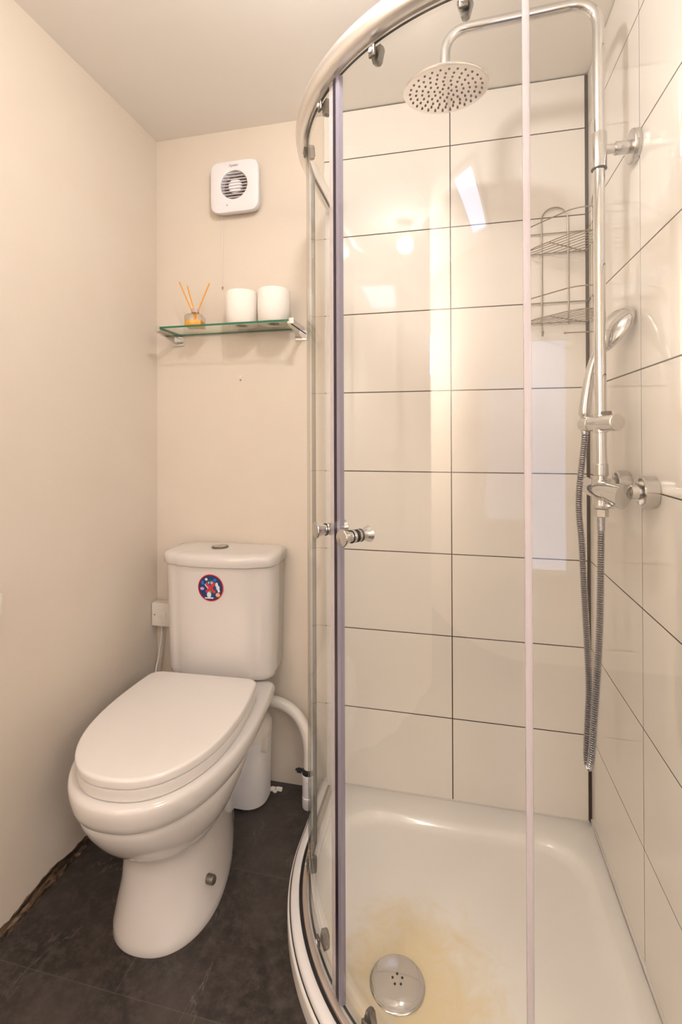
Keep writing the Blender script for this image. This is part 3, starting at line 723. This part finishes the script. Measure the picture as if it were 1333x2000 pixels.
bm = BM(); lathe(bm, [(0.0, 0), (0.0028, 0.002), (0.0032, 0.005), (0.0018, 0.008), (0, 0.009)], loc=(-0.058, -0.006, -0.330), n=14); obj('cord_bead', bm, PLUG, pc_)

# ================================================================= GLASS SHELF
SZ = 1.500
sh = thing('glass_shelf', 'clear glass wall shelf with green edge on two chrome brackets', 'shelf', (-1.09, YW, SZ))
bm = BM(); box(bm, -0.222, 0.228, -0.130, -0.006, -0.0035, 0.0025, 0)
bm.normal_update()
for f in bm.faces:
    if abs(f.normal.z) < 0.5: f.material_index = 1
obj('glass_panel', bm, [SHELFG, SHELFE], sh, smooth=False)
for s, x in ((-1, -0.229), (1, 0.220)):
    bm = BM(); box(bm, x-0.020, x+0.020, -0.004, 0.0, -0.038, -0.004, 0, 0.0012)
    xa = x + s*0.002
    side = [(-0.003, -0.032), (-0.003, -0.0037), (-0.131, -0.0037), (-0.131, -0.0105), (-0.120, -0.0125)]
    loft(bm, [[Vector((xa-0.0045, y, z)) for y, z in side], [Vector((xa+0.0045, y, z)) for y, z in side]])
    xe = -0.2245 if s < 0 else 0.2305
    box(bm, xe-0.0015, xe+0.0015, -0.132, -0.003, -0.010, 0.006, 0, 0.0006)
    box(bm, xe-0.008, xe+0.008, -0.134, -0.128, -0.0115, 0.0065, 0, 0.001)
    obj('bracket', bm, CHROME, sh, smooth=False)
# toilet rolls
def roll(x, y, label):
    t = thing('toilet_roll', label, 'toilet roll', (x, y, SZ+0.0032), 0, 'toilet rolls on the glass shelf')
    bm = BM(); lathe(bm, [(0.019, 0.0), (0.047, 0.0), (0.050, 0.003), (0.0525, 0.05), (0.0515, 0.102), (0.048, 0.107), (0.035, 0.1085), (0.021, 0.106), (0.019, 0.102), (0.019, 0.0)], n=40); obj('paper', bm, PAPER, t, angle=50)
    bm = BM(); lathe(bm, [(0.0188, 0.0005), (0.0188, 0.103), (0.0172, 0.103), (0.0172, 0.0005), (0.0188, 0.0005)], n=28); obj('core', bm, CARD, t)
    return t
roll(-1.046, -0.066, 'white toilet roll standing on the glass shelf, next to the reed diffuser')
roll(-0.936, -0.066, 'white toilet roll standing at the right end of the glass shelf')
# reed diffuser
rd = thing('reed_diffuser', 'small glass reed diffuser with amber oil and orange sticks on the glass shelf', 'reed diffuser', (-1.208, -0.072, SZ+0.0032), math.radians(12))
bm = BM()
loft(bm, [[Vector((x, y, z)) for x, y in rrect(-h, h, -h, h, r)] for z, h, r in ((0, .026, .004), (0.002, .028, .005), (0.036, .028, .006), (0.042, .024, .010), (0.046, .013, .0125), (0.048, .0110, .0105), (0.060, .0110, .0105), (0.0605, .0095, .009))])
obj('bottle', bm, BOTG, rd, angle=50)
bm = BM(); loft(bm, [[Vector((x, y, z)) for x, y in rrect(-.0255, .0255, -.0255, .0255, .004)] for z in (0.003, 0.021)]); obj('oil', bm, AMBER, rd)
bm = BM(); lathe(bm, [(0.0095, 0.050), (0.0128, 0.050), (0.0128, 0.0615), (0.0095, 0.0615)], n=24); obj('collar', bm, SEALL, rd)
for a, b_ in (((0.012, -0.006, 0.006), (-0.056, 0.010, 0.155)), ((0.008, 0.008, 0.006), (-0.030, 0.012, 0.143)), ((-0.012, 0.0, 0.006), (0.048, -0.004, 0.146)), ((-0.014, 0.006, 0.006), (0.040, 0.010, 0.142)), ((-0.010, -0.008, 0.006), (0.045, 0.002, 0.144))):
    bm = BM(); tube(bm, [a, b_], 0.0021, 8); obj('reed', bm, REED, rd)
# wall plug below the shelf
bm = BM(); lathe(bm, [(0.0, -0.002), (0.0055, -0.002), (0.0050, 0.0012), (0.002, 0.002), (0.0, 0.0016)], axis=(0, -1, 0), n=16)
o = obj('wall_plug', bm, PLASTW); o.location = (-1.086, YW, 1.350); tag(o, 'tiny old screw plug in the wall, just below the glass shelf', 'wall plug')
bm = BM(); lathe(bm, [(0.0, 0), (0.0035, 0.0), (0.003, 0.0012), (0.0, 0.0016)], axis=(0, -1, 0), loc=(0, 0, -0.012), n=12); obj('screw_hole', bm, PLUG, o)
# thing cut off by the left frame edge
bm = BM(); box(bm, 0, 0.030, -0.05, 0.0, -0.026, 0.026, 0, 0.004); o = obj('wall_fitting', bm, PLASTW); o.location = (XL, -0.624, 0.772)
tag(o, 'small white fitting on the left wall, cut by the photo edge', 'wall fitting')

# ================================================================= SHOWER COLUMN
RX, RY = -0.074, -0.378
col_ = thing('shower_column', 'chrome shower riser with overhead rain head and bar mixer valve', 'shower', (RX, RY, 1.03))
OC = Vector((RX, RY, 1.03))
def co(name, bm, mat, parent=None, **k):
    o = obj(name, bm, mat, parent or col_, **k)
    for v in o.data.vertices: v.co -= OC
    return o
ZA = 2.088; HX, HY, HZ = -0.397, -0.374, 1.945
path = fillet([(RX, RY, 1.05), (RX, RY, ZA), (HX, HY, ZA-0.006), (HX-0.002, HY, HZ+0.03)], 0.062, 14)
bm = BM(); tube(bm, path, 0.0118, 28); co('riser_pipe', bm, CHROME, angle=60)
bm = BM(); lathe(bm, [(0.0135, 1.060), (0.0150, 1.062), (0.0150, 1.084), (0.0135, 1.086)], loc=(RX, RY, 0), n=32); co('lower_collar', bm, CHROMED)
# wall bracket with tee
bm = BM()
lathe(bm, [(0.0120, 1.722), (0.0155, 1.7225), (0.0155, 1.797), (0.0150, 1.798), (0.0120, 1.799)], loc=(RX, RY, 0), n=32)
lathe(bm, [(0.0095, 0.010), (0.0095, 0.030), (0.0130, 0.0305), (0.0135, 0.032), (0.0135, 0.058), (0.0120, 0.0595), (0.0120, 0.066)], loc=(RX, RY, 1.762), axis=(1, 0, 0), n=32)
lathe(bm, [(0.030, 0.060), (0.0335, 0.0605), (0.0345, 0.062), (0.0345, 0.0735), (0.0, 0.0735)], loc=(RX, RY, 1.762), axis=(1, 0, 0), n=48)
co('wall_bracket', bm, CHROMED)
bm = BM(); lathe(bm, [(0.0158, 1.7205), (0.0158, 1.7222)], loc=(RX, RY, 0), n=32); co('bracket_ring', bm, DARK)
# rain head
bm = BM()
lathe(bm, [(0.0, 0.0), (0.094, 0.0), (0.0965, 0.001), (0.0975, 0.0035), (0.0965, 0.006), (0.092, 0.0075), (0.05, 0.010), (0.022, 0.014), (0.018, 0.020), (0.018, 0.034), (0.013, 0.037)], n=80, mi=0)
for ring_, r in enumerate((0.013, 0.026, 0.040, 0.054, 0.068, 0.082)):
    m = (6, 10, 15, 20, 24, 28)[ring_]
    for k in range(m):
        a = 2*PI*k/m + 0.2*ring_
        lathe(bm, [(0.0, -0.0018), (0.0020, -0.0018), (0.0030, 0.0002)], loc=(r*math.cos(a), r*math.sin(a), 0), n=8, mi=1)
o = co('rain_head', bm, [STEELH, NOZ], angle=40)
for v in o.data.vertices: v.co += OC
o.location = (HX-RX, HY-RY, HZ-1.03); o.rotation_euler = (math.radians(6), 0, 0)
# mixer
bm = BM()
MZ = 1.032
lathe(bm, [(0.0, 0), (0.015, 0.001), (0.0175, 0.006), (0.0190, 0.03), (0.0195, 0.06), (0.0205, 0.11), (0.0205, 0.165), (0.0190, 0.195), (0.0190, 0.20)], loc=(RX, -0.245, MZ-0.004), axis=(0, -1, 0), n=36)
lathe(bm, [(0.014, -0.040), (0.018, -0.035), (0.018, 0.02)], loc=(RX, RY, MZ), n=28)
for y in (-0.314, -0.461):
    lathe(bm, [(0.010, -0.002), (0.010, 0.018), (0.0145, 0.019), (0.0145, 0.036), (0.0120, 0.038), (0.0120, 0.050)], loc=(RX+0.012, y, MZ+0.003), axis=(1, 0, 0), n=6 if False else 20)
co('mixer_body', bm, CHROME)
bm = BM()   # near control: flared body ending in an oblique flat cap
rings = []
for k in range(13):
    t_ = k/12; y = -0.405-0.105*t_; r = 0.0195+0.0010*t_; zz = 0.0195+0.0030*t_
    ring = []
    for j_ in range(36):
        a = 2*PI*j_/36; c_, s_ = math.cos(a), math.sin(a); e_ = 2/ (2+0.9*t_)
        px = r*math.copysign(abs(c_)**e_, c_)*(1-0.42*t_*max(0, -s_)**1.3); pz = zz*math.copysign(abs(s_)**e_, s_)*(1+0.12*t_*(s_ < 0))
        ring.append(Vector((RX+px+0.003*t_, y + 0.020*t_**2*px/r - 0.008*t_**2*pz/zz, MZ-0.001+pz)))
    rings.append(ring)
loft(bm, rings); h_ = co('control_handle', bm, CHROME, angle=40); h_['label'] = 'flared chrome control handle facing the camera'
bm = BM()
box(bm, RX-0.016, RX+0.000, -0.475, -0.455, MZ-0.030, MZ-0.020, 0, 0.004, 3); co('stop_button', bm, CHROME)
bm = BM(); lathe(bm, [(0.0, 0.0), (0.012, 0.001), (0.019, 0.006), (0.0195, 0.020)], loc=(RX, -0.238, MZ-0.004), axis=(0, -1, 0), n=28); co('diverter_handle', bm, CHROME)
for y, lab in ((-0.314, 'far'), (-0.461, 'near')):
    bm = BM(); lathe(bm, [(0.0305, 0.0), (0.0315, 0.001), (0.0315, 0.0245), (0.0300, 0.026), (0.0265, 0.0262), (0.0255, 0.024), (0.022, 0.006), (0.0, 0.006)], loc=(0, y, 1.036), axis=(-1, 0, 0), n=48); co('wall_flange', bm, CHROMED)
# outlet nut
bm = BM(); lathe(bm, [(0.0125, 0.0), (0.0150, 0.001), (0.0150, 0.016), (0.0125, 0.0175)], loc=(RX, RY, 0.972), n=6); co('hose_nut', bm, CHROMED, smooth=False)
# slider / handset holder
A_ = Vector((-0.0545, -0.424, 1.174)); B_ = Vector((-0.094, -0.332, 1.172)); ax = (B_-A_).normalized(); LL = (B_-A_).length
bm = BM(); lathe(bm, [(0.0, 0.0), (0.0165, 0.0), (0.0180, 0.0015), (0.0180, LL*0.74), (0.0172, LL*0.75)], loc=A_, axis=ax, n=40)
lathe(bm, [(0.0172, LL*0.755), (0.0180, LL*0.765), (0.0175, LL*0.95), (0.0150, LL*1.06), (0.008, LL*1.12), (0.0, LL*1.14)], loc=A_, axis=ax, n=40)
lathe(bm, [(0.0128, -0.020), (0.0148, -0.019), (0.0148, 0.019), (0.0128, 0.020)], loc=(RX, RY, 1.172), n=28)
sl = co('slider', bm, CHROME)
bm = BM(); lathe(bm, [(0.0, -0.0008), (0.0168, -0.0008), (0.0174, 0.0), (0.0174, 0.0014)], loc=A_, axis=ax, n=40); ec = co('end_cap', bm, CAPM, sl)
bm = BM(); lathe(bm, [(0.0176, LL*0.742), (0.0176, LL*0.758)], loc=A_, axis=ax, n=40); co('joint_ring', bm, DARK, sl)
bm = BM(); box(bm, -0.010, 0.010, -0.006, 0.006, 0.0, 0.012, 0, 0.002)
bm.transform(Matrix.Translation(A_ + ax*0.032 + Vector((0, 0, 0.013))) @ Matrix.Rotation(math.radians(-65), 4, 'Z')); co('lever', bm, CLIPM, sl)
# ---- hand shower with hose
hs = thing('hand_shower', 'chrome hand shower and ribbed hose hanging from the riser holder', 'hand shower', (-0.094, -0.332, 1.17))
OH = Vector((-0.094, -0.332, 1.17))
def ho(name, bm, mat, **k):
    o = obj(name, bm, mat, hs, **k)
    for v in o.data.vertices: v.co -= OH
    return o
path = catmull([(-0.0945, -0.333, 1.155), (-0.0945, -0.333, 1.20), (-0.089, -0.333, 1.245), (-0.078, -0.333, 1.300), (-0.060, -0.333, 1.350), (-0.040, -0.333, 1.388)], 8)
def hr(i, m):
    t_ = i/(m-1); return (0.0128 - 0.0030*t_) if t_ > 0.17 else 0.0090
bm = BM(); tube(bm, path, hr, 22); ho('handle', bm, CHROME, angle=60)
bm = BM()
nrm = Vector((0.84, 0.20, -0.50)).normalized()
lathe(bm, [(0.0, -0.026), (0.020, -0.023), (0.040, -0.015), (0.054, -0.006), (0.0580, 0.0), (0.0580, 0.006), (0.0555, 0.009), (0.051, 0.0095), (0.049, 0.008), (0.0, 0.007)], loc=(-0.036, -0.333, 1.383), axis=nrm, n=48)
ho('head', bm, CHROME, angle=40)
bm = BM(); lathe(bm, [(0.0, 0.0072), (0.048, 0.0072), (0.047, 0.010), (0.0, 0.011)], loc=(-0.036, -0.333, 1.383), axis=nrm, n=40); ho('spray_plate', bm, GREYP)
hp = catmull([(-0.0935, -0.333, 1.160), (-0.0955, -0.332, 1.13), (-0.100, -0.330, 1.08), (-0.105, -0.328, 1.03), (-0.106, -0.327, 0.975), (-0.101, -0.328, 0.905), (-0.097, -0.330, 0.80), (-0.091, -0.332, 0.663), (-0.089, -0.335, 0.585), (-0.092, -0.338, 0.518), (-0.097, -0.345, 0.455),
              (-0.0985, -0.352, 0.427), (-0.097, -0.360, 0.419), (-0.095, -0.367, 0.430), (-0.092, -0.370, 0.468), (-0.087, -0.374, 0.561), (-0.081, -0.377, 0.663), (-0.077, -0.378, 0.762), (-0.075, -0.378, 0.873), (-0.074, -0.378, 0.945), (-0.074, -0.378, 0.972)], 10)
hp = resample(hp, 0.00125)
bm = BM(); tube(bm, hp, lambda i, m: (0.0076, 0.0076, 0.0058, 0.0058)[i % 4] if 8 < i < m-24 else 0.0078, 12)
bm.faces.ensure_lookup_table()
for q_, f in enumerate(bm.faces):
    k_ = q_//12
    if 9 < k_ < len(hp)-26 and k_ % 4 == 2: f.material_index = 1
ho('hose', bm, [HOSEM, NOZ], angle=30)

# ================================================================= WIRE CORNER CADDY
cad = thing('wire_caddy', 'two-tier wire corner basket rack hanging in the tiled shower corner', 'caddy', (-0.012, -0.012, 1.45))
OCD = Vector((-0.012, -0.012, 1.45))
def cdo(name, bm):
    o = obj(name, bm, WIRE, cad)
    for v in o.data.vertices: v.co -= OCD
    return o
e = -0.006
def hoop(ax_):
    cx, hw, top = -0.092, 0.036, 1.775
    pts = [(cx-hw, 1.455)] if ax_ == 'x' else [(cx-hw, 1.455)]
    pts = [(cx-hw, 1.448 if ax_ == 'x' else 1.420), (cx-hw, top)] + [(cx-hw*math.cos(PI*k/12), top+hw*math.sin(PI*k/12)) for k in range(1, 12)] + [(cx+hw, top), (cx+hw, 1.470)]
    return [Vector((a, e, z)) if ax_ == 'x' else Vector((e, a, z)) for a, z in pts]
bm = BM(); tube(bm, hoop('x'), 0.0019, 8); tube(bm, hoop('y'), 0.0019, 8); cdo('frame', bm)
def fcurve(z, s=1.0):
    return fillet([Vector((-0.180*s, -0.010, z)), Vector((-0.175*s, -0.056*s, z)), Vector((-0.074*s, -0.166*s, z)), Vector((-0.010, -0.164*s, z))], 0.035, 7)
for zb in (1.678, 1.475):
    bm = BM()
    for z, s in ((zb, 0.94), (zb+0.058, 1.0)):
        f = fcurve(z, s); tube(bm, f, 0.0017 if z > zb else 0.0015, 8)
        tube(bm, [f[0], Vector((f[0].x, e, z)), Vector((e, e, z)), Vector((e, f[-1].y, z)), f[-1]], 0.0015, 8)
    # parallel base wires, running with the long front edge from wall to wall
    for k in range(1, 7):
        a = 0.0268*k
        tube(bm, [Vector((-a, e, zb-0.002)), Vector((e, -min(a, 0.154), zb-0.002))], 0.0011, 6)
    for c in (0.187, 0.210):
        tube(bm, [Vector((-0.166, -(c-0.166), zb-0.002)), Vector((-(c-0.158), -0.158, zb-0.002))], 0.0011, 6)
    tube(bm, [Vector((-0.122, -0.100, zb-0.003)), Vector((-0.010, -0.008, zb-0.003))], 0.0015, 6)
    cdo('basket', bm)
bm = BM()
tube(bm, catmull([(-0.128, e, 1.455), (-0.128, -0.008, 1.440), (-0.128, -0.018, 1.436), (-0.128, -0.021, 1.444)], 5), 0.0018, 8)
lathe(bm, [(0, 0), (0.003, 0.002), (0.0035, 0.004), (0.002, 0.007), (0, 0.0075)], loc=(-0.128, -0.021, 1.441), n=12); cdo('hook', bm)
bm = BM()
tube(bm, [(e, -0.128, 1.420), (-0.091, -0.128, 1.420)], 0.0017, 8)
lathe(bm, [(0, 0), (0.003, 0.001), (0.0035, 0.003), (0.002, 0.006), (0, 0.0065)], loc=(-0.089, -0.128, 1.420), axis=(-1, 0, 0), n=12); cdo('hook', bm)
